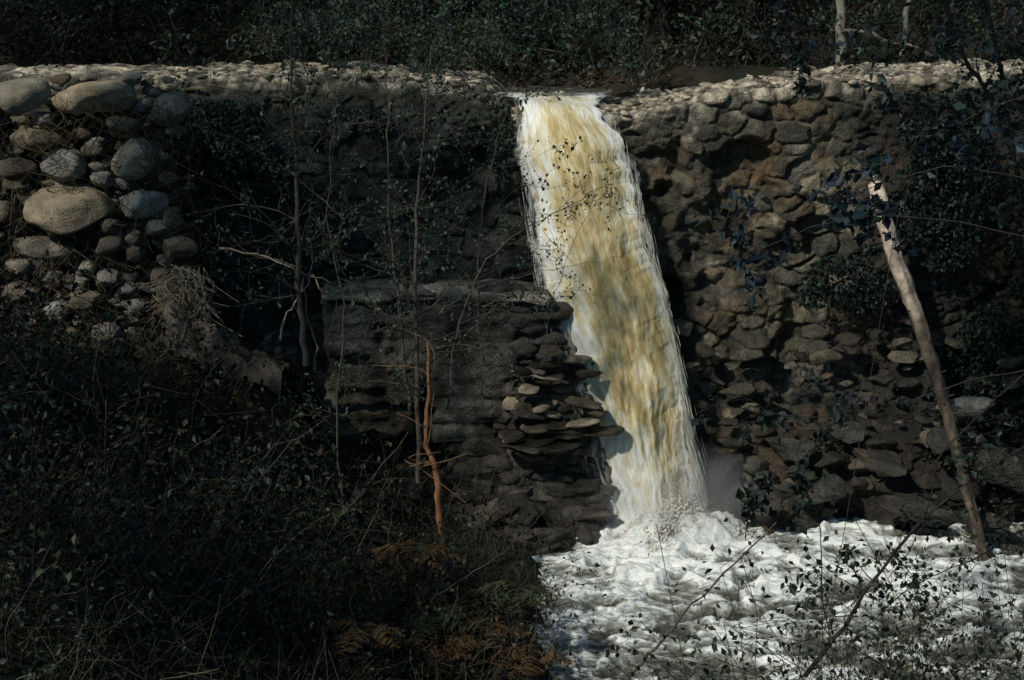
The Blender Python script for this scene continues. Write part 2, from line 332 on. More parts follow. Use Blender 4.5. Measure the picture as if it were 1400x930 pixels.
def rubble():
    mb = MB()
    U, Vv = np.meshgrid(np.linspace(-.25, 1.75, 110), np.linspace(.2, 2.35, 110))
    f1, j, ID, _, _ = cells(U, Vv, .34, .12, 400)
    sl = (Vv-.2)/2.15; yb = -1.55+.45*sl+.35*ss(.9, 1.75, U)+.25*ss(.1, -.25, U)+.35*(fbm2(U*2, Vv*2, 4, 55)-.5)
    hgt = (.10*ss(0, .3, j)*(.2+_h(np.round(ID*60000), U*0+3))+.05*(fbm2(U*9, Vv*9, 3, 56)-.5))
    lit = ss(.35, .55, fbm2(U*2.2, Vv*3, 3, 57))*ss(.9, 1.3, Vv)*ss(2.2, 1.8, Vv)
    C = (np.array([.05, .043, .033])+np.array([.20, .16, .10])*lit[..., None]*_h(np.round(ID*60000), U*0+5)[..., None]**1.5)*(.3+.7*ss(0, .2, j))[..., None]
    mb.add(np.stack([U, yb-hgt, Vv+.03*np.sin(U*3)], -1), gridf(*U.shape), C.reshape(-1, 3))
    for row in range(17):
        py = 478+row*9.
        x0 = 692+14*math.sin(row*1.3)+max(0, 5-row)*9; x1 = 772+row*2.6
        px = x0
        while px < x1:
            w = rs.uniform(20, 62)
            if rs.rand() < .5:
                p = at(px+w/2, py+rs.uniform(-6, 6), -1.36-row*.022+rs.uniform(-.08, .05))
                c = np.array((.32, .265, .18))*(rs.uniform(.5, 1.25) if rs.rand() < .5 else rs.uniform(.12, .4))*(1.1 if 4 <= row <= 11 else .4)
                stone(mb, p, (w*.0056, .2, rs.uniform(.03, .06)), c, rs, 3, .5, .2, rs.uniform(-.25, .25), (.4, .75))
            px += w*.85
    for k in range(140):
        a = rs.uniform(620, 830); b = rs.uniform(600, 765)
        p = at(a, b, -1.05-(b-610)*.007); r = rs.uniform(.10, .32)
        stone(mb, p, (r*1.3, r, r*.6), np.array((.055, .048, .038))*rs.uniform(.3, 1.6), rs, 4, .7, .3, None, (.4, .8), 10)
    for k in range(60):
        a = rs.uniform(640, 775); b = rs.uniform(400, 500)
        p = at(a, b, -.95); r = rs.uniform(.1, .25)
        stone(mb, p, (r*1.6, r, r*.6), np.array((.06, .05, .045))*rs.uniform(.5, 1.3), rs, 3, .7, .3)
    for k in range(110):
        a = rs.uniform(925, 1400); b = rs.uniform(440, 722)
        p = at(a, b, -.42-(b-395)*.0027+rs.uniform(-.08, .10)); r = rs.uniform(.05, .18)*(1+.5*(b > 600))
        stone(mb, p, (r*1.5, r*1.2, r*.7), np.array((.10, .085, .06))*rs.uniform(.15, 1.2)*(.6 if b > 600 else 1), rs, 3, .65, .35, None, (.35, .75), 10)
    for (a, b, w, h, y) in [(1075, 612, 40, 26, -1.1), (1165, 590, 30, 20, -1.0), (1215, 640, 44, 28, -1.4), (1290, 600, 42, 34, -1.4), (1325, 552, 42, 20, -1.5), (985, 650, 40, 26, -1.1), (1130, 672, 50, 22, -1.4), (1040, 690, 50, 18, -1.5), (1260, 700, 60, 22, -1.7), (1380, 640, 50, 40, -1.6), (1340, 710, 50, 20, -1.8)]:
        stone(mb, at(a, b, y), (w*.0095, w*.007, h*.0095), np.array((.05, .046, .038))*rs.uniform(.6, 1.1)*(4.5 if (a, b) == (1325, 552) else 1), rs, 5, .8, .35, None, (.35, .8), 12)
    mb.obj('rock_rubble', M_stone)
rubble()

def box(mb, c, s, col, seed, seg=.03, amp=.3):
    c = np.asarray(c, float); s = np.asarray(s, float)
    for ax in range(3):
        for sg in (-1, 1):
            o = [i for i in range(3) if i != ax]
            n0 = max(2, int(2*s[o[0]]/seg)); n1 = max(2, int(2*s[o[1]]/seg))
            A, B = np.meshgrid(np.linspace(-1, 1, n0), np.linspace(-1, 1, n1))
            P = np.zeros(A.shape+(3,)); P[..., ax] = sg; P[..., o[0]] = A; P[..., o[1]] = B
            Q = P*s
            lim = s-.045; core = np.clip(Q, -lim, lim); dd = Q-core; ln = np.linalg.norm(dd, axis=-1, keepdims=True)+1e-9
            Q = core+dd/ln*.045
            W = Q+c
            n = fbm3(W[..., 0]*2.2+seed, W[..., 1]*2.2, W[..., 2]*3.5, 5)-.5
            n2 = fbm3(W[..., 0]*.4+seed, W[..., 1]*0, W[..., 2]*11, 3)-.5
            n3 = ss(.52, .62, fbm3(W[..., 0]*1.5+seed, W[..., 1]*1.5, W[..., 2]*2.2+5, 4))
            W = W+(dd/ln)*(n[..., None]*amp+n2[..., None]*.10-n3[..., None]*.09)
            cc = np.asarray(col)*(.15+1.7*ss(.25, .75, fbm3(W[..., 0]*2.8, W[..., 1]*2.8, W[..., 2]*1.6+seed, 5)))[..., None]*(1-.4*n3[..., None])
            mb.add(W, gridf(*A.shape), cc.reshape(-1, 3))
def footing():
    root = empty('concrete_footing'); mb = MB()
    a = at(442, 412, -1.25); b = at(705, 605, -1.25)
    box(mb, ((a[0]+b[0])/2, -.75, (a[2]+b[2])/2), ((b[0]-a[0])/2, .45, (a[2]-b[2])/2), (.085, .078, .066), 1, .03, .24)
    mb.obj('block', M_conc, parent=root)
    mb = MB()
    box(mb, ((a[0]+b[0])/2+.2, -.74, a[2]+.035), ((b[0]-a[0])/2+.25, .52, .055), (.19, .165, .14), 5, .025, .14)
    mb.obj('ledge', M_conc, parent=root)
    mb = MB()
    c1 = at(502, 580, -1.5); box(mb, (c1[0], -1.15, c1[2]), (.60, .35, .16), (.14, .115, .08), 9)
    c1 = at(520, 538, -1.4); box(mb, (c1[0]-.1, -1.1, c1[2]), (.62, .28, .2), (.09, .075, .055), 12)
    mb.obj('lower_slab', M_conc, parent=root)
footing()

# ------------------------------------------------------------ terrain
def H(x, y):
    x = np.asarray(x, float); y = np.asarray(y, float)
    toe = .25*(fbm2(y*.6, y*0, 3, 3)-.5)
    xl = x-toe
    left = np.interp(xl, [-60, -14, -7, -4.6, -3.6, -2.4, -1.2, .15, .7, 1.5], [14, 5.2, 2.9, 2.5, 1.9, .95, .45, .2, -.3, -.7])
    right = np.interp(x, [6.8, 8.5, 12, 60], [-.7, .8, 3.2, 14])
    d = np.maximum(left, right)
    near = np.clip(-y-10, 0, 30)*.6-.7; near = np.where(y < -20, 5.3+(-y-20)*.1, near)
    d = np.maximum(d, near)+.25*(fbm2(x*.9, y*.9, 4, 8)-.5)
    up = 5.62+.35*ss(1.2, 2.2, np.abs(x-.6))-.25*ss(1.2, .4, np.abs(x-.6))+np.clip(y-3.5, 0, 80)*.42+.5*(fbm2(x*.4, y*.4, 3, 9)-.5)*ss(2.5, 6, y)
    up = up-.3*ss(2.0, 1.0, y)
    t = ss(.7, 1.5, y)
    return d*(1-t)+up*t
def terrain():
    ax = np.concatenate([np.linspace(-70, -13, 40, endpoint=False), np.arange(-13, 13, .1), np.linspace(13, 70, 40)])
    ay = np.concatenate([np.linspace(-60, -14, 30, endpoint=False), np.arange(-14, 8, .1), np.linspace(8, 90, 80)])
    X, Y = np.meshgrid(ax, ay); Z = H(X, Y)+.06*(fbm2(X*3, Y*3, 3, 5)-.5)
    n = fbm2(X*1.5, Y*1.5, 4, 2)
    C = np.array([.025, .021, .014])*(.5+n[..., None])
    g = ss(.5, .65, fbm2(X*.7, Y*.7, 4, 33))[..., None]; C = C*(1-g)+np.array([.018, .023, .013])*g
    mb = MB(); mb.add(np.stack([X, Y, Z], -1), gridf(*X.shape), C.reshape(-1, 3)); mb.obj('ground', M_soil)
terrain()

# ------------------------------------------------------------ pool surface and waterfall
IMP = at(915, 712, -1.8)
def mound(X, Y):
    dx = X-IMP[0]; dy = Y+1.75
    lump = fbm2(X*3.1, Y*3.1, 4, 7); l2 = fbm2(X*7, Y*7, 3, 17)
    return .50*np.exp(-((dx-.12)/.62)**2-((dy-.05)/.5)**2)*(.35+1.1*lump)+.16*np.exp(-(dx/1.2)**2-(dy/.8)**2)*(l2-.2)
def waterfall():
    root = empty('waterfall')
    Lf = [(702, 140), (712, 190), (721, 260), (735, 350), (750, 420), (773, 500), (792, 570), (808, 640), (824, 700), (836, 760)]
    Rt = [(824, 152), (846, 190), (863, 245), (881, 310), (898, 380), (912, 445), (926, 520), (938, 590), (948, 660), (960, 740)]
    yy = -.12-1.35*np.linspace(0, 1, 10)**.75
    A = np.array([at(a, b, y) for (a, b), y in zip(Lf, yy)]); B = np.array([at(a, b, y) for (a, b), y in zip(Rt, yy)])
    pre = np.array([[A[0, 0]-.25, 1.6, A[0, 2]-.02], [A[0, 0]-.04, .5, A[0, 2]+.03]]); preB = np.array([[B[0, 0]+.15, 1.6, A[0, 2]-.02], [B[0, 0]-.05, .5, B[0, 2]+.06]])
    A = np.vstack([pre, A]); B = np.vstack([preB, B])
    def curve(P, n):
        t = np.linspace(0, len(P)-1, n); i = np.clip(t.astype(int), 0, len(P)-2); f = (t-i)[:, None]
        Q = np.vstack([2*P[0]-P[1], P, 2*P[-1]-P[-2]])
        p0, p1, p2, p3 = Q[i], Q[i+1], Q[i+2], Q[i+3]
        return .5*((2*p1)+(-p0+p2)*f+(2*p0-5*p1+4*p2-p3)*f**2+(-p0+3*p1-3*p2+p3)*f**3)
    nv, nu = 520, 140
    a = curve(A, nv); b = curve(B, nv)
    arc = np.concatenate([[0], np.cumsum(np.linalg.norm(np.diff((a+b)/2, axis=0), axis=1))])
    for layer, (mat, off, wid, name) in enumerate([(M_fall, 0, .03, 'sheet'), (M_fall2, .08, .10, 'outer_spray')]):
        u = np.linspace(-wid, 1+wid, nu)
        U, Vv = np.meshgrid(u, arc)
        P = a[:, None, :]*(1-u[None, :, None])+b[:, None, :]*u[None, :, None]
        drop = ss(1.3, 7.0, Vv)
        bul = .34*np.sin(np.clip(U, 0, 1)*math.pi)*ss(.9, 2.5, Vv)
        s = fbm2(U*5+layer*5, Vv*1.1, 3, 60+layer)-.5; s2 = fbm2(U*13, Vv*2.6+layer, 3, 70+layer)-.5
        dz = (.12*s+.08*s2)*(.25+drop)
        hor = ss(1.3, 2.1, Vv)
        P[..., 1] += -(bul+dz+off*hor)*hor
        P[..., 2] += (dz*.4+off*.3)*(1-hor)
        P[..., 0] += (.15*(fbm2(U*0+layer*3+(U > .5)*7, Vv*2.6, 4, 77)-.5)*2)*np.abs(U-.5)*2
        e = np.minimum(U+wid, 1+wid-U)
        left = ss(.46, .0, U)*.66+ss(.84, 1., U)*.5
        white = .27+left+.55*ss(5.6, 7.4, Vv)*ss(1.1, .5, U)+.22*ss(3.2, 5.5, Vv)*ss(.8, 0, U)+.35*ss(2.1, 1.5, Vv)+(.16 if layer else 0)
        white = white+.2*ss(3.4, 2, Vv)*ss(.6, .85, U)+.4*ss(6.9, 7.6, Vv)
        if layer == 0: al = .05+1.0*ss(.0, .12, e)
        else: al = -.10+.38*ss(.35, 0.05, e)+.22*ss(4.5, 7, Vv)-.6*ss(.12, .0, e)
        col = np.stack([white, al, al*0], -1).reshape(-1, 3)
        mb = MB(); mb.add(P, gridf(nv, nu), col)
        mb.obj(name, mat, parent=root, uv=np.stack([U*1.4, Vv, U*0], -1).reshape(-1, 3))
    m, nt, N, L, out = newmat('droplets'); pb = N.new('ShaderNodeBsdfPrincipled'); pb.inputs['Base Color'].default_value = (.80, .78, .70, 1); pb.inputs['Roughness'].default_value = .4
    tr = N.new('ShaderNodeBsdfTranslucent'); tr.inputs['Color'].default_value = (.85, .84, .78, 1); mx = N.new('ShaderNodeMixShader'); mx.inputs[0].default_value = .35; L.new(pb.outputs[0], mx.inputs[1]); L.new(tr.outputs[0], mx.inputs[2]); L.new(mx.outputs[0], out.inputs[0])
    mb = MB(); rr = np.random.RandomState(5); v, f = ICO[1]
    for k in range(3400):
        t = rr.beta(3.5, 1)*.84+.14; i = int(t*(nv-1)); side = rr.rand() < .65
        o = abs(rr.normal())*.11*(0.15+t**2)
        p = (a[i]-np.array([o, 0, 0])) if side else (b[i]+np.array([o*.6, 0, 0]))
        p = p+rr.normal(size=3)*[.02, .1, .05]; w = rr.uniform(.001, .0035); l = rr.uniform(.05, .25)
        d = a[min(i+5, nv-1)]-a[i]; d /= np.linalg.norm(d)+1e-9
        q = v*w; q = q+d*(v[:, 2:3]*-l); mb.add(q+p, f, (1, 1, 1))
    mb.obj('strands', m, parent=root)
    # froth and droplets thrown up where the fall strikes the pool
    mb = MB(); n = 13000
    px = IMP[0]+.1+rr.normal(size=n)*.52; py = -1.72+rr.normal(size=n)*.36; mz = mound(px, py)
    lob = .4+1.2*ss(.35, .7, fbm2(px*2.2+3, py*2.2, 2, 8))
    for k in range(n):
        env = math.exp(-((px[k]-IMP[0]-.1)/.7)**2)
        if k < 5500: w = rr.uniform(.008, .022); z = mz[k]+abs(rr.normal())*.05*lob[k]-.01
        else: w = rr.uniform(.0015, .006); z = mz[k]+abs(rr.normal())*.22*lob[k]*env+.02
        q = v*np.array([w*1.3, w, w*rr.uniform(.7, 1.6)]); mb.add(q+np.array([px[k], py[k], z]), f, (1, 1, 1))
    mb.obj('splash', m, parent=root)
    m, nt, N, L, out = newmat('mist'); vs = N.new('ShaderNodeVolumeScatter'); vs.inputs['Color'].default_value = (.95, .96, .98, 1)
    tc = N.new('ShaderNodeTexCoord'); ln = N.new('ShaderNodeVectorMath'); ln.operation = 'LENGTH'; L.new(tc.outputs['Object'], ln.inputs[0])
    mr = N.new('ShaderNodeMapRange'); mr.inputs['From Min'].default_value = 1; mr.inputs['From Max'].default_value = .1; mr.inputs['To Min'].default_value = 0; mr.inputs['To Max'].default_value = .55
    L.new(ln.outputs['Value'], mr.inputs['Value']); L.new(mr.outputs[0], vs.inputs['Density']); L.new(vs.outputs[0], out.inputs['Volume'])
    v4, f4 = ICO[3]; mb = MB(); mb.add(v4, f4, (1, 1, 1)); o = mb.obj('mist', m, parent=root); p = at(935, 680, -1.8); o.location = p.tolist(); o.scale = (1.35, .9, .75)
waterfall()

def pool():
    X, Y = np.meshgrid(np.arange(-1.2, 10, .025), np.arange(-9, .1, .025))
    dx = X-IMP[0]; dy = Y+1.75
    d = np.sqrt((dx*.7)**2+(dy*1.1)**2)
    wx = X+.6*(fbm2(X*1.3, Y*1.3, 3, 1)-.5); wy = Y+.6*(fbm2(X*1.3, Y*1.3, 3, 2)-.5)
    r0 = 1-np.abs(2*fbm2(wx*.9, wy*1.8, 3, 13)-1)
    r1 = 1-np.abs(2*fbm2(wx*2.0, wy*3.6, 4, 3)-1); r2 = 1-np.abs(2*fbm2(wx*4.5, wy*7.5, 3, 4)-1)
    en = .5+.65*np.exp(-d*.35)
    Z = .24*(r0-.7)+.22*(r1-.6)*en+.08*(r2-.6)*en
    lump = fbm2(wx*2.6, wy*2.6, 4, 7)
    Z += .18*np.exp(-d*.9)*(lump-.4)*2
    foam = .80*np.exp(-np.clip(d-.6, 0, 9)*.50)+.20
    foam = foam+1.3*(r1-.78)+.8*(r2-.76)+1.2*(r0-.80)+.6*Z
    streak = fbm2(wx*.9+wy*.3, wy*2.4, 4, 21); foam = foam+.9*(streak-.5)
    Z = Z*(1-.6*np.exp(-(dx/.8)**2-(dy/.6)**2))+mound(X, Y)
    right = ss(4.2, 6.2, X)*.02+ss(-3.6, -5.6, Y)*.06; foam = foam-right+.14
    mb = MB(); mb.add(np.stack([X, Y, Z], -1), gridf(*X.shape), np.stack([foam, foam, foam], -1).reshape(-1, 3)); mb.obj('plunge_pool_water', M_pool)
    X, Y = np.meshgrid(np.arange(-1.2, 2.6, .05), np.arange(1.2, 4.5, .05)); Z = 5.56+.08*(fbm2(X*2, Y*2, 3, 5)-.5)
    mb = MB(); mb.add(np.stack([X, Y, Z], -1), gridf(*X.shape), np.full((X.size, 3), .15)); mb.obj('river', M_pool)
pool()

# ------------------------------------------------------------ wood and leaves
def tube(mb, P, rad, col, sides=6, knob=0.):
    P = np.asarray(P, float); n = len(P); rad = np.broadcast_to(rad, (n,)).astype(float)
    T = np.gradient(P, axis=0); T /= np.linalg.norm(T, axis=1, keepdims=True)+1e-9
    ref = np.array([.3, 1, .2]) if abs(T[0, 1]) < .8 else np.array([1., 0, .2])
    A = np.cross(T, ref); A /= np.linalg.norm(A, axis=1, keepdims=True); B = np.cross(T, A)
    th = np.linspace(0, 2*math.pi, sides, endpoint=False)
    rr = rad[:, None]*(1+knob*(np.random.RandomState(int(abs(P[0, 0])*1000) % 999).rand(n, sides)-.5))
    V = P[:, None]+rr[..., None]*(np.cos(th)[None, :, None]*A[:, None]+np.sin(th)[None, :, None]*B[:, None])
    i = np.arange(n-1)[:, None]*sides; j = np.arange(sides)[None]; jn = (j+1) % sides
    F = np.stack([i+j, i+jn, i+sides+jn, i+sides+j], -1).reshape(-1, 4)
    mb.add(V, F, col)
def smooth(P, n=14, wob=0., rs=R):
    P = np.asarray(P, float); t = np.linspace(0, len(P)-1, n); i = np.clip(t.astype(int), 0, len(P)-2); f = (t-i)[:, None]
    Q = np.vstack([2*P[0]-P[1], P, 2*P[-1]-P[-2]]); p0, p1, p2, p3 = Q[i], Q[i+1], Q[i+2], Q[i+3]
    C = .5*((2*p1)+(-p0+p2)*f+(2*p0-5*p1+4*p2-p3)*f**2+(-p0+3*p1-3*p2+p3)*f**3)
    if wob: C[1:] += rs.normal(size=(n-1, 3))*wob
    return C
def leaves(mb, C, size, rs, col, var=.5, wid=.3, droop=.3):
    C = np.asarray(C, float).reshape(-1, 3); n = len(C)
    if n == 0: return
    d = rs.normal(size=(n, 3)); d[:, 2] -= droop; d /= np.linalg.norm(d, axis=1, keepdims=True)
    k = rs.normal(size=(n, 3)); k[:, 2] += 1; s = np.cross(d, k); s /= np.linalg.norm(s, axis=1, keepdims=True)+1e-9
    nn = np.cross(s, d); sz = (size*rs.uniform(.4, 1.5, n))[:, None]
    V = np.stack([C, C+d*sz*.45+s*sz*wid+nn*sz*.06, C+d*sz-nn*sz*.1, C+d*sz*.45-s*sz*wid+nn*sz*.06], 1)
    F = np.arange(n*4).reshape(n, 4)
    cc = np.asarray(col)*(1-var+2*var*rs.rand(n, 1))*(1+.25*rs.normal(size=(n, 3))*.5); cc = np.repeat(np.clip(cc, .002, 1), 4, 0)
    mb.add(V.reshape(-1, 3), F, cc)
def patchy(C):   # slow variation between darker and lighter masses of foliage
    return .25+1.3*ss(.38, .64, fbm3(C[0]*.55+3, C[1]*.55+7, C[2]*.9+1, 2, 3))
def grow(wd, pts, p, d, ln, rad, lev, rs, col, kids=5, spread=.8, up=.15, leafy=8, minr=.0022):
    n = max(5, int(ln/.12)); n = min(n, 16); P = [np.array(p, float)]; d = np.array(d, float); d /= np.linalg.norm(d)
    for i in range(n):
        d = d+rs.normal(size=3)*.16+np.array([0, 0, up*.1]); d /= np.linalg.norm(d); P.append(P[-1]+d*ln/n)
    P = np.array(P); r = np.maximum(rad*(1-np.linspace(0, .85, n+1)), minr); tube(wd, P, r, col, 5 if rad > .01 else 3)
    if lev == 0:
        k = rs.randint(1, n+1, leafy); pts.extend(P[k]+rs.normal(size=(leafy, 3))*.03); return
    for k in range(kids):
        i = rs.randint(max(1, int(n*.25)), n+1); q = P[i]-P[i-1]; q /= np.linalg.norm(q)
        dd = q+rs.normal(size=3)*spread; grow(wd, pts, P[i], dd, ln*rs.uniform(.35, .65), max(r[i]*.6, minr), lev-1, rs, col, kids, spread, up, leafy, minr)
def plant(name, builder, leafsize, leafcol, bark, seed, wid=.3):
    rs = np.random.RandomState(seed); wd = MB(); pts = []
    builder(wd, pts, rs, bark); root = empty(name)
    if wd.n: wd.obj('stems', M_bark, parent=root)
    if pts:
        lf = MB(); leaves(lf, pts, leafsize, rs, leafcol, .6, wid); lf.obj('leaves', M_leaf, False, parent=root)
    return root
BK = (.035, .031, .027); BKL = (.07, .06, .05); GR = (.033, .052, .034)

def sapling(P, r0, y, branches, leafy=5, lng=.9, seed=1, leafsize=.05, col=GR, bark=BKL, name='bare_sapling'):
    def b(wd, pts, rs, bk):
        Q = smooth([at(a, c, yy) for a, c, yy in P], 26, .012, rs); rr = np.linspace(r0, r0*.25, 26); tube(wd, Q, rr, bk, 6, .3)
        for k in range(branches):
            i = rs.randint(5, 26); d = rs.normal(size=3)*[1, .5, .5]+[0, 0, .5]
            grow(wd, pts, Q[i], d, lng*rs.uniform(.5, 1.3), rr[i]*.4, 1, rs, bk, 5, .7, .1, leafy)
    return plant(name, b, leafsize, col, bark, seed)
sapling([(418, 500, -3), (408, 380, -3), (407, 250, -3), (398, 120, -3.0), (400, -60, -3)], .045, 0, 22, 10, 1.1, 1)
sapling([(572, 660, -3.5), (571, 500, -3.5), (568, 350, -3.5), (578, 200, -3.5), (590, 60, -3.5)], .035, 0, 30, 11, 1.0, 2)
sapling([(560, 560, -3.2), (546, 420, -3.2), (533, 300, -3.2), (531, 140, -3.2), (520, 20, -3.2)], .024, 0, 22, 11, .9, 3)
sapling([(612, 560, -3.6), (628, 440, -3.6), (672, 350, -3.6), (742, 300, -3.7), (800, 270, -3.7)], .013, 0, 16, 6, .6, 4, .04)
sapling([(600, 430, -3.6), (650, 395, -3.6), (740, 372, -3.7), (850, 350, -3.7)], .007, 0, 8, 4, .5, 5, .04)
sapling([(470, 300, -3.0), (400, 240, -3.0), (340, 200, -3.0), (260, 170, -3.0)], .012, 0, 14, 9, .7, 6)
sapling([(660, 560, -3), (655, 420, -3), (660, 280, -3), (690, 160, -3), (700, 60, -3.)], .015, 0, 26, 12, .8, 8)
sapling([(470, 700, -4), (460, 560, -4), (470, 430, -4), (450, 300, -4), (455, 150, -4)], .014, 0, 20, 9, .8, 9)
sapling([(740, 500, -3.6), (760, 400, -3.6), (800, 300, -3.6), (860, 225, -3.6)], .005, 0, 12, 4, .35, 10, .035)
wd = MB(); q = smooth([at(a, b, -3.8) for a, b in [(584, 468), (586, 540), (583, 600), (598, 650), (601, 715), (612, 800)]], 24, .01)
tube(wd, q, np.interp(np.linspace(0, 1, 24), [0, .2, .45, .7, 1], [.012, .022, .032, .04, .02]), (.22, .105, .05), 7, .5)
for k in range(9):
    i = R.randint(3, 22); tube(wd, smooth([q[i], q[i]+R.normal(size=3)*[.12, .05, .15], q[i]+R.normal(size=3)*[.25, .1, .3]], 7, .01), .006, (.15, .09, .05), 4)
wd.obj('broken_stalk', M_bark)
wd = MB()
for P in [[(383, 465), (392, 430), (408, 408), (415, 380)], [(430, 505), (432, 470), (420, 430), (416, 380)], [(300, 340), (360, 350), (410, 372), (450, 385)], [(440, 400), (430, 380), (410, 370)], [(590, 400), (606, 393), (618, 400)]]:
    tube(wd, smooth([at(a, b, -2.9) for a, b in P], 12, .01), np.linspace(.016, .005, 12), (.26, .20, .14), 5, .3)
wd.obj('broken_branches', M_bark)

wd = MB(); rs = np.random.RandomState(3)
for k in range(300):
    a = rs.uniform(226, 280); b = rs.uniform(362, 405); p = at(a, b, -1.95+rs.uniform(-.1, .1)); l = rs.uniform(.15, .7)
    P = smooth([p, p+[rs.normal()*.1, -.12, -l*.3], p+[rs.normal()*.22, -.16, -l*.9]], 6); tube(wd, P, .0045, np.array((.36, .30, .21))*rs.uniform(.2, 1.1), 3)
for k in range(500):
    a = rs.uniform(0, 290); b = rs.uniform(120, 440); p = at(a, b, -1.75); l = rs.uniform(.1, .5)
    P = smooth([p, p+[rs.normal()*.12, -.08, -l*.3], p+[rs.normal()*.25, -.1, -l]], 6); tube(wd, P, rs.uniform(.002, .006), np.array((.09, .07, .04))*rs.uniform(.2, 1.2), 3)
wd.obj('dead_grass', M_bark)
mb = MB()
U, Vv = np.meshgrid(np.linspace(0, 1, 90), np.linspace(-1, 1, 70))
P0 = np.array([at(a, b, y) for a, b, y in [(235, 425, -2.0), (290, 455, -2.1), (335, 474, -2.2), (390, 492, -2.2)]]); cc = smooth(P0, 90)
w_ = .34-.12*U; X = cc[None, :, 0]+0*Vv; Yg = cc[None, :, 1]+Vv*w_*2.2; Z = cc[None, :, 2]+w_*(1-Vv**2)-.25
n = fbm2(X*3, Yg*3, 5, 3)-.5; Z = Z+n*.5
mb.add(np.stack([X, Yg, Z], -1), gridf(*X.shape), (np.array([.12, .10, .08])*np.clip(.6+2.2*n[..., None], .15, 2)).reshape(-1, 3)); mb.obj('earth_slump', M_soil)

def log_():
    wd = MB(); n = 60
    q = smooth([at(1196, 250, -.95), at(1222, 345, -1.1), at(1262, 455, -1.4), at(1300, 585, -1.9), at(1344, 755, -2.4), at(1356, 800, -2.5)], n, .006)
    t = np.linspace(0, 1, n); r = np.interp(t, [0, .03, .3, .6, 1], [.085, .11, .105, .075, .06])
    tt = np.linspace(0, 2*math.pi, 14, endpoint=False)
    pale = np.array([.66, .53, .42]); dark = np.array([.095, .075, .055])
    mixf = np.clip((t-.15)/.3+R.normal(size=n)*.15, 0, .95)[:, None]
    C = np.repeat(pale*(1-mixf)+dark*mixf, 14, 0)*R.uniform(.65, 1.2, (n*14, 1))
    patch = fbm2(np.repeat(t*60, 14), np.tile(tt*1.2, n), 3, 3); C = C*(1-.6*ss(.5, .65, patch)*np.repeat(ss(.1, .4, t), 14))[:, None]
    streak = fbm2(np.repeat(t*6, 14), np.tile(tt*2.5, n), 3, 9); C = C*(1-.5*ss(.5, .65, streak))[:, None]
    tube(wd, q, r, C, 14, .22)
    wd.add(np.vstack([wd.v[0][:14], [q[0]+[0, 0, .05]]]), [[i, (i+1) % 14, 14] for i in range(14)], pale*.8)
    for k in range(6): tube(wd, [q[0]+R.normal(size=3)*.035, q[0]+[R.normal()*.03, 0, R.uniform(.06, .16)]], [.03, .006], pale*.9, 5)
    for k in range(6):
        i = R.randint(15, 55); tube(wd, smooth([q[i], q[i]+[R.choice([-1, 1])*.13, -.05, .06]], 4), np.linspace(.02, .008, 4), dark, 5)
    wd.obj('leaning_log', M_bark)
log_()

# ------------------------------------------------------------ shrubs / undergrowth
def shrub_mass(name, N, xr, yr, hr, leafn, leafsize, cols, seed, stem=.006, cond=None, lean=.35, wid=.3, bark=BK, sp=.11, k0=1.):
    rs = np.random.RandomState(seed); wd = MB(); lf = MB(); k = 0
    while k < N:
        x = rs.uniform(*xr); y = rs.uniform(*yr)
        if cond is not None and not cond(x, y, rs): continue
        k += 1
        z = float(H(x, y))-.05; h = rs.uniform(*hr)
        d = np.array([rs.normal()*lean, rs.normal()*lean, 1]); P = [np.array([x, y, z])]
        nseg = 9
        for i in range(nseg):
            d = d+rs.normal(size=3)*.18; d[2] -= .05; d /= np.linalg.norm(d); P.append(P[-1]+d*h/nseg)
        P = np.array(P); tube(wd, P, np.linspace(stem, stem*.4, nseg+1), np.array(bark)*rs.uniform(.5, 2.2), 3)
        c = np.array(cols[rs.randint(len(cols))])*rs.uniform(.5, 1.4)*patchy((x, y, z))*k0
        i = rs.randint(2, nseg+1, leafn); o = rs.normal(size=(leafn, 3))*h*sp
        leaves(lf, P[i]+o, leafsize, rs, c, .5, wid)
        for q in range(3):
            i = rs.randint(3, nseg); tube(wd, [P[i], P[i]+rs.normal(size=3)*h*.14, P[i]+rs.normal(size=3)*h*.2], stem*.4, bark, 3)
    root = empty(name); wd.obj('stems', M_bark, parent=root); lf.obj('leaves', M_leaf, False, parent=root); return root
GC = [(.03, .05, .032), (.025, .045, .038), (.042, .058, .03), (.035, .045, .028), (.055, .048, .025)]
shrub_mass('undergrowth', 800, (-9, .1), (-11, -1.5), (.4, 1.2), 30, .055, GC, 11, k0=.42, cond=lambda x, y, r: (x < -1.2 or r.rand() < .35) and (H(x, y) > .1) and x > -9 and not (x > -4.8 and y > -2.2 and r.rand() < .8))
shrub_mass('bramble_bush', 150, (-7.5, -.6), (-9, -2.8), (1.1, 2.1), 100, .075, GC, 18, stem=.010, lean=.45, sp=.13, k0=.45, cond=lambda x, y, r: H(x, y) > .3 and x < -1.0 and not (x > -3.2 and y > -3.6))
shrub_mass('bank_grass', 1500, (-8, .2), (-10, -1.2), (.4, 1.2), 2, .05, GC, 12, stem=.005, bark=(.08, .075, .05), lean=.5, k0=.5, cond=lambda x, y, r: H(x, y) > .1)
shrub_mass('water_edge_bush', 170, (-1.6, .35), (-6.8, -4.2), (.5, 1.3), 30, .05, [(.05, .045, .025), (.035, .05, .025), (.09, .06, .02)], 13, k0=.7, cond=lambda x, y, r: H(x, y) > -.1)
shrub_mass('right_bank_shrub', 420, (6.6, 11), (-7, -.6), (.5, 1.6), 36, .06, GC, 14, k0=.5)
shrub_mass('near_bank_bush', 190, (2.0, 3.5), (-12.0, -10.9), (2.9, 3.8), 90, .05, [(.03, .045, .028), (.045, .045, .022)], 15, stem=.007, lean=.10, sp=.07, k0=.45)

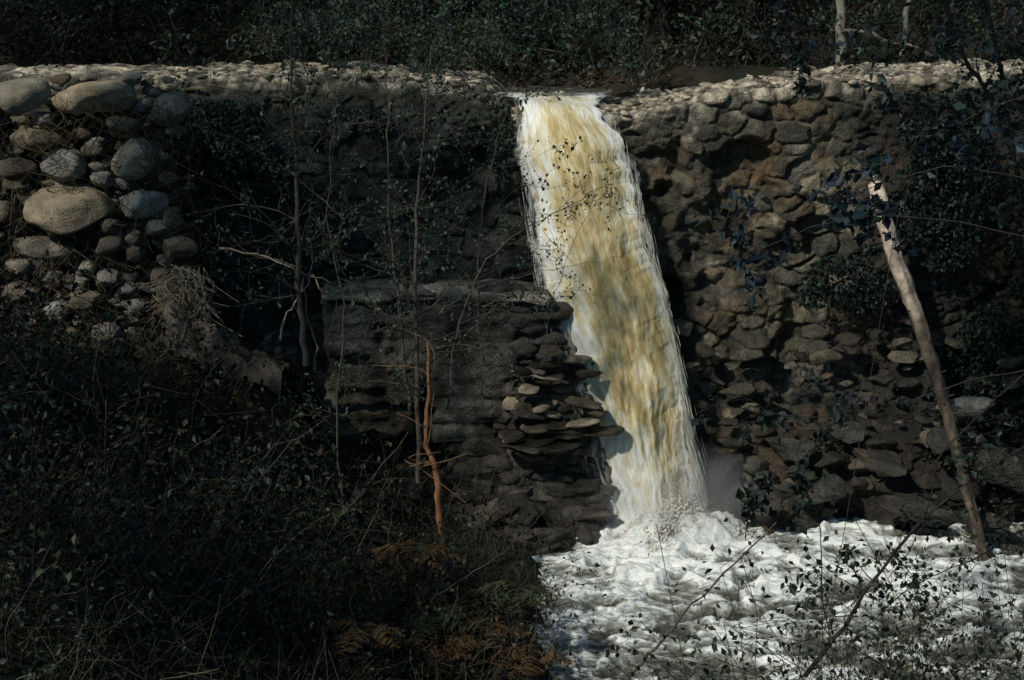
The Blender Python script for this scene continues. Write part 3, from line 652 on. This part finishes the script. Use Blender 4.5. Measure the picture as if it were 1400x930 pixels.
def fern(px, py, y, n, ln, col, seed):
    rs = np.random.RandomState(seed); wd = MB(); lf = MB(); c = at(px, py, y)
    for k in range(n):
        an = rs.uniform(0, 2*math.pi); L = ln*rs.uniform(.6, 1.2); dh = np.array([math.cos(an), math.sin(an), 0])
        P = smooth([c, c+dh*L*.4+[0, 0, L*.45], c+dh*L+[0, 0, L*.25]], 18, .01, rs); tube(wd, P, .004, np.array(col)*.6, 3)
        sd = np.cross(dh, [0, 0, 1])
        for i in range(4, 18):
            w = L*.26*math.sin((i-2)/16*math.pi)*rs.uniform(.5, 1.2)+.01
            for sg in (-1, 1):
                e = P[i]+sd*sg*w+dh*w*.3-np.array([0, 0, w*.3]); a = dh*.018
                lf.add([P[i]-a, P[i]+a, e+a*.2, e-a*.2], [[0, 1, 2, 3]], np.array(col)*rs.uniform(.4, 1.4))
    r = empty('fern'); wd.obj('stems', M_bark, parent=r); lf.obj('fronds', M_leaf, False, parent=r)
for i, (a, b, y) in enumerate([(705, 830, -5.6), (660, 890, -6.2), (610, 910, -6.5), (590, 860, -6), (500, 880, -7), (730, 915, -6.4), (440, 720, -4.5), (130, 640, -5), (560, 780, -5.5)]):
    fern(a, b, y, 14, .45, (.10, .062, .028) if i % 3 else (.045, .055, .025), 40+i)

rs = np.random.RandomState(9); lf = MB()
X = rs.uniform(-4.7, .0, 60000); Z = rs.uniform(1.5, 5.75, 60000)
m = fbm2(X*1.1, Z*1.1, 4, 15)+.12*ss(-2.6, -4, X)+.05*ss(4.2, 5.6, Z) > .65
X = X[m]; Z = Z[m]; Y = -.30-.07*(5.8-Z)-rs.rand(len(X))**2*.25
leaves(lf, np.stack([X, Y, Z], -1), .06, rs, (.025, .04, .028), .6, .35, 1.); lf.obj('ivy', M_leaf, False)
lf = MB(); X = rs.uniform(3.8, 9, 60000); Z = rs.uniform(.8, 5.85, 60000)
m = fbm2(X*.9, Z*.9, 4, 16)+.22*ss(4.5, 6.0, X) > .66
X = X[m]; Z = Z[m]; Y = -.30-.07*(5.8-Z)-rs.rand(len(X))**2*.4
leaves(lf, np.stack([X, Y, Z], -1), .065, rs, (.014, .024, .019), .6, .35, 1.); lf.obj('ivy', M_leaf, False)

def hang(paths, y, r0, nb, leafy, ls, col, seed, name, bark=BK, lng=.5):
    def b(wd, pts, rs, bk):
        for P in paths:
            Q = smooth([at(a, c, y) for a, c in P], 20, .008, rs); rr = np.linspace(r0, r0*.35, 20); tube(wd, Q, rr, bk, 6, .3)
            for k in range(nb):
                i = rs.randint(4, 20); grow(wd, pts, Q[i], rs.normal(size=3)*[1, .5, .7], lng*rs.uniform(.4, 1.2), rr[i]*.45, 1, rs, bk, 3, .6, 0, leafy, .002)
    return plant(name, b, ls, col, bark, seed, .36)
hang([[(1420, 330), (1290, 300), (1150, 300), (1040, 340), (960, 360)], [(1430, 250), (1300, 230), (1180, 260), (1080, 300)]], -7, .007, 9, 7, .11, (.016, .027, .034), 51, 'leafy_branch')
hang([[(1450, 500), (1330, 520), (1200, 560), (1080, 570), (1010, 540)]], -7, .007, 10, 6, .09, (.016, .022, .02), 52, 'leafy_branch')
hang([[(1420, 40), (1330, 60), (1200, 80), (1120, 70), (1070, 60)], [(1430, 120), (1350, 150), (1280, 180), (1230, 150)]], -6, .009, 12, 9, .09, (.018, .028, .025), 53, 'leafy_branch')
hang([[(1290, -20), (1310, 60), (1350, 130), (1390, 230), (1430, 330)], [(1340, -20), (1365, 80), (1385, 200), (1400, 330)]], -4, .03, 16, 12, .07, (.02, .032, .022), 54, 'leaning_sapling', BK, .8)
hang([[(1100, 925), (1150, 860), (1200, 785), (1285, 690), (1420, 600)]], -9.5, .020, 16, 5, .055, (.02, .03, .02), 55, 'dead_branch', (.025, .019, .018), .5)
hang([[(1440, 470), (1350, 560), (1290, 620), (1260, 720), (1210, 800)], [(1440, 700), (1340, 760), (1250, 800), (1180, 860)]], -9, .008, 14, 6, .055, (.02, .03, .02), 56, 'dead_branch', (.025, .019, .018), .5)
hang([[(1140, 900), (1125, 800), (1120, 720), (1090, 640), (1100, 590)]], -9.5, .006, 14, 8, .06, (.02, .03, .02), 57, 'leafy_twig', BK, .35)
hang([[(1020, 740), (1022, 710), (1030, 680), (1060, 650)]], -9.5, .004, 6, 7, .08, (.016, .022, .016), 60, 'leafy_twig', BK, .12)
hang([[(848, 940), (900, 880), (985, 790), (1063, 714)]], -9.5, .014, 2, 0, .05, GR, 58, 'bare_stick', (.075, .063, .05), .2)
hang([[(590, 820), (650, 780), (700, 745), (745, 700)]], -6.0, .006, 4, 0, .05, GR, 59, 'bare_stick', (.07, .06, .05), .3)

# ------------------------------------------------------------ background woodland
def bgtree(x, y, h, r, seed, cr=1.2, lcol=GR, bark=BKL, ncl=26, per=260, lowest=.25, ls=.10, leanx=0.):
    rs = np.random.RandomState(seed); wd = MB(); lf = MB(); z = float(H(x, y))-.2
    P = smooth([(x, y, z), (x+rs.normal()*.15+leanx*.5, y, z+h*.5), (x+rs.normal()*.3+leanx, y, z+h)], 24, .02, rs); tube(wd, P, np.linspace(r, r*.3, 24), bark, 9, .25)
    for k in range(ncl):
        i = rs.randint(int(24*lowest), 24); d = rs.normal(size=3)*[1, 1, .35]; d /= np.linalg.norm(d); L = cr*rs.uniform(.5, 1.2); e = P[i]+d*L+[0, 0, .15*L]
        tube(wd, smooth([P[i], (P[i]+e)/2+rs.normal(size=3)*.1, e], 8), np.linspace(r*.3, .01, 8), bark, 4)
        s = rs.uniform(.25, .5); leaves(lf, e+rs.normal(size=(per, 3))*s*[1, 1, .5], ls, rs, np.array(lcol)*rs.uniform(.3, 1.7)*.8, .5)
    root = empty('forest_tree'); wd.obj('trunk', M_bark, parent=root); lf.obj('crown', M_leaf, False, parent=root)
rs = np.random.RandomState(77)
for k in range(20):
    x = -11+k*1.25+rs.normal()*.4; y = rs.uniform(4, 9)
    if 4.2 < x < 7.5: y += 3
    bgtree(x, y, rs.uniform(3, 5), rs.uniform(.06, .13), 300+k, 1.5, GC[rs.randint(4)], BK if k % 3 else BKL, 20, 200, .05)
for (px, yy, r) in [(1148, 2.6, .085), (1040, 6, .07), (620, 4.5, .06), (310, 5, .07), (1235, 3, .05)]:
    p = at(px, 60, yy); bgtree(p[0], yy, 6, r, 500+px, 1.6, GC[px % 4], (.20, .18, .15) if px in (1148, 1235) else BK, 8, 120, .5)
wd = MB(); tube(wd, smooth([at(a, b, 2.5) for a, b in [(1150, 42), (1185, 44), (1215, 58), (1250, 64), (1300, 90)]], 14, .01), np.linspace(.03, .015, 14), (.17, .14, .11), 6, .2)
wd.obj('pale_limb', M_bark)
shrub_mass('forest_understory', 1100, (-10, 10), (2.2, 8), (.5, 1.6), 40, .085, GC+[(.06, .05, .03)], 16, stem=.008, k0=.75, cond=lambda x, y, r: not (-.6 < x < 1.8 and y < 3.6))
shrub_mass('hillside_foliage', 500, (-14, 14), (9, 20), (1, 3), 60, .2, GC, 17, stem=.015, bark=BKL, k0=.7)
def b(wd, pts, rs, bk):
    for (px, py) in [(540, 40), (600, 50), (480, 20), (660, 60), (720, 50), (420, 30), (760, 60), (820, 40)]:
        st = at(px+rs.uniform(-20, 20), -40, 1.2)
        for k in range(4): grow(wd, pts, st, [rs.normal()*.4, -.5, -1], .95, .010, 2, rs, bk, 5, .5, -.5, 9)
plant('overhanging_tree', b, .065, (.03, .05, .036), BK, 61)

# ------------------------------------------------------------ unseen trees added beside the view, crowns set to shade the gorge
def gap(E):  # crown leaves to thin out so sun reaches boulders, fall, wall and pool
    t = (-1.2-E[:, 1])/SUN[1]; X = E[:, 0]+SUN[0]*t; Z = E[:, 2]+SUN[2]*t
    inb = ((X > -7.6) & (X < -4.5) & (Z > 2.3) & (Z < 6.4)) | ((X > -.1) & (X < 2.7)) | ((X > 2.7) & (X < 5.9) & (Z > .2))
    t2 = (.0-E[:, 2])/SUN[2]; X2 = E[:, 0]+SUN[0]*t2; Y2 = E[:, 1]+SUN[1]*t2
    inb |= (X2 > .4) & (X2 < 7) & (Y2 > -6) & (Y2 < -.9)
    return inb
def canopy(name, base, targets, seed, t=(12., 14.), per=650, sd=.75):
    rs = np.random.RandomState(seed); wd = MB(); lf = MB(); base = np.array(base, float); base[2] = float(H(base[0], base[1]))-.3
    top = base+[0, 0, 9.5]; P = smooth([base, (base+top)/2+[.3, .2, 0], top], 20, .03, rs); tube(wd, P, np.linspace(.28, .12, 20), BKL, 10, .2)
    for T in targets:
        e = np.array(T)+SUN*rs.uniform(*t)
        i = rs.randint(9, 19); tube(wd, smooth([P[i], (P[i]+e)/2+[0, 0, .6], e], 12, .03, rs), np.linspace(.07, .015, 12), BKL, 6)
        E = e+rs.normal(size=(per, 3))*sd*[1, 1, .7]; E = E[(~gap(E)) | (rs.rand(per) < .06)]
        leaves(lf, E, .19, rs, GR, .5, .38)
    root = empty(name); wd.obj('trunk', M_bark, parent=root); lf.obj('crown', M_leaf, False, parent=root)
T1 = [(x, -.3, z) for x in (-3.6, -2.5, -1.4, -.6) for z in (2.4, 3.6, 4.8) if not (x > -1 and z < 3)]
T1 = [(a+.2*math.sin(i*3), b_, c+.2*math.cos(i*5)) for i, (a, b_, c) in enumerate(T1)]
canopy('shade_tree', (-9.5, -10.5, 0), T1, 71, per=260)
T2 = [(x, y, 1.6) for x in (-7.5, -6, -4.5, -3, -2) for y in (-3.3, -5, -6.7)]
canopy('shade_tree', (-12.5, -13, 0), T2, 72, (12.5, 14.5), 620, .8)
T3 = [(x, -.6, z) for x in (6.4, 7.4, 8.4) for z in (1.5, 3., 4.6)]
canopy('shade_tree', (8.6, -6.5, 0), T3, 73, (14, 16), 420, .7)
T4 = [(x, y, 6.3) for x in (-8, -6.5, -5, -3.5) for y in (3.5, 6.)]
canopy('shade_tree', (-14.5, 1, 0), T4, 74, (8, 10), 450, .8)

# ------------------------------------------------------------ light, world, camera
w = bpy.data.worlds.new('World'); sc = bpy.context.scene; sc.world = w; w.use_nodes = True
N = w.node_tree.nodes; L = w.node_tree.links; bg = N['Background']; sk = N.new('ShaderNodeTexSky'); sk.sky_type = 'NISHITA'; sk.sun_disc = False
el = math.asin(SUN[2]); sk.sun_elevation = el; sk.sun_rotation = math.atan2(SUN[0], SUN[1])
tn = N.new('ShaderNodeMix'); tn.data_type = 'RGBA'; tn.blend_type = 'MULTIPLY'; tn.inputs[0].default_value = 1; tn.inputs[7].default_value = (.55, .93, 1.0, 1)
L.new(sk.outputs[0], tn.inputs[6]); L.new(tn.outputs[2], bg.inputs[0]); bg.inputs[1].default_value = .07
ld = bpy.data.lights.new('sun', 'SUN'); ld.energy = 3.5; ld.angle = math.radians(2.5); ld.color = (1, .95, .84)
lo = bpy.data.objects.new('sun', ld); sc.collection.objects.link(lo); lo.rotation_euler = Vector((-SUN[0], -SUN[1], -SUN[2])).to_track_quat('-Z', 'Y').to_euler(); lo.location = (-20, -20, 30)
cd = bpy.data.cameras.new('camera'); cd.lens = 36*2000/1400.; cd.clip_end = 500; cd.clip_start = .1
co = bpy.data.objects.new('camera', cd); sc.collection.objects.link(co); co.location = CAM.tolist(); co.rotation_euler = (math.pi/2-PITCH, 0, 0); sc.camera = co
sc.view_settings.view_transform = 'Standard'; sc.view_settings.look = 'None'; sc.view_settings.exposure = 0
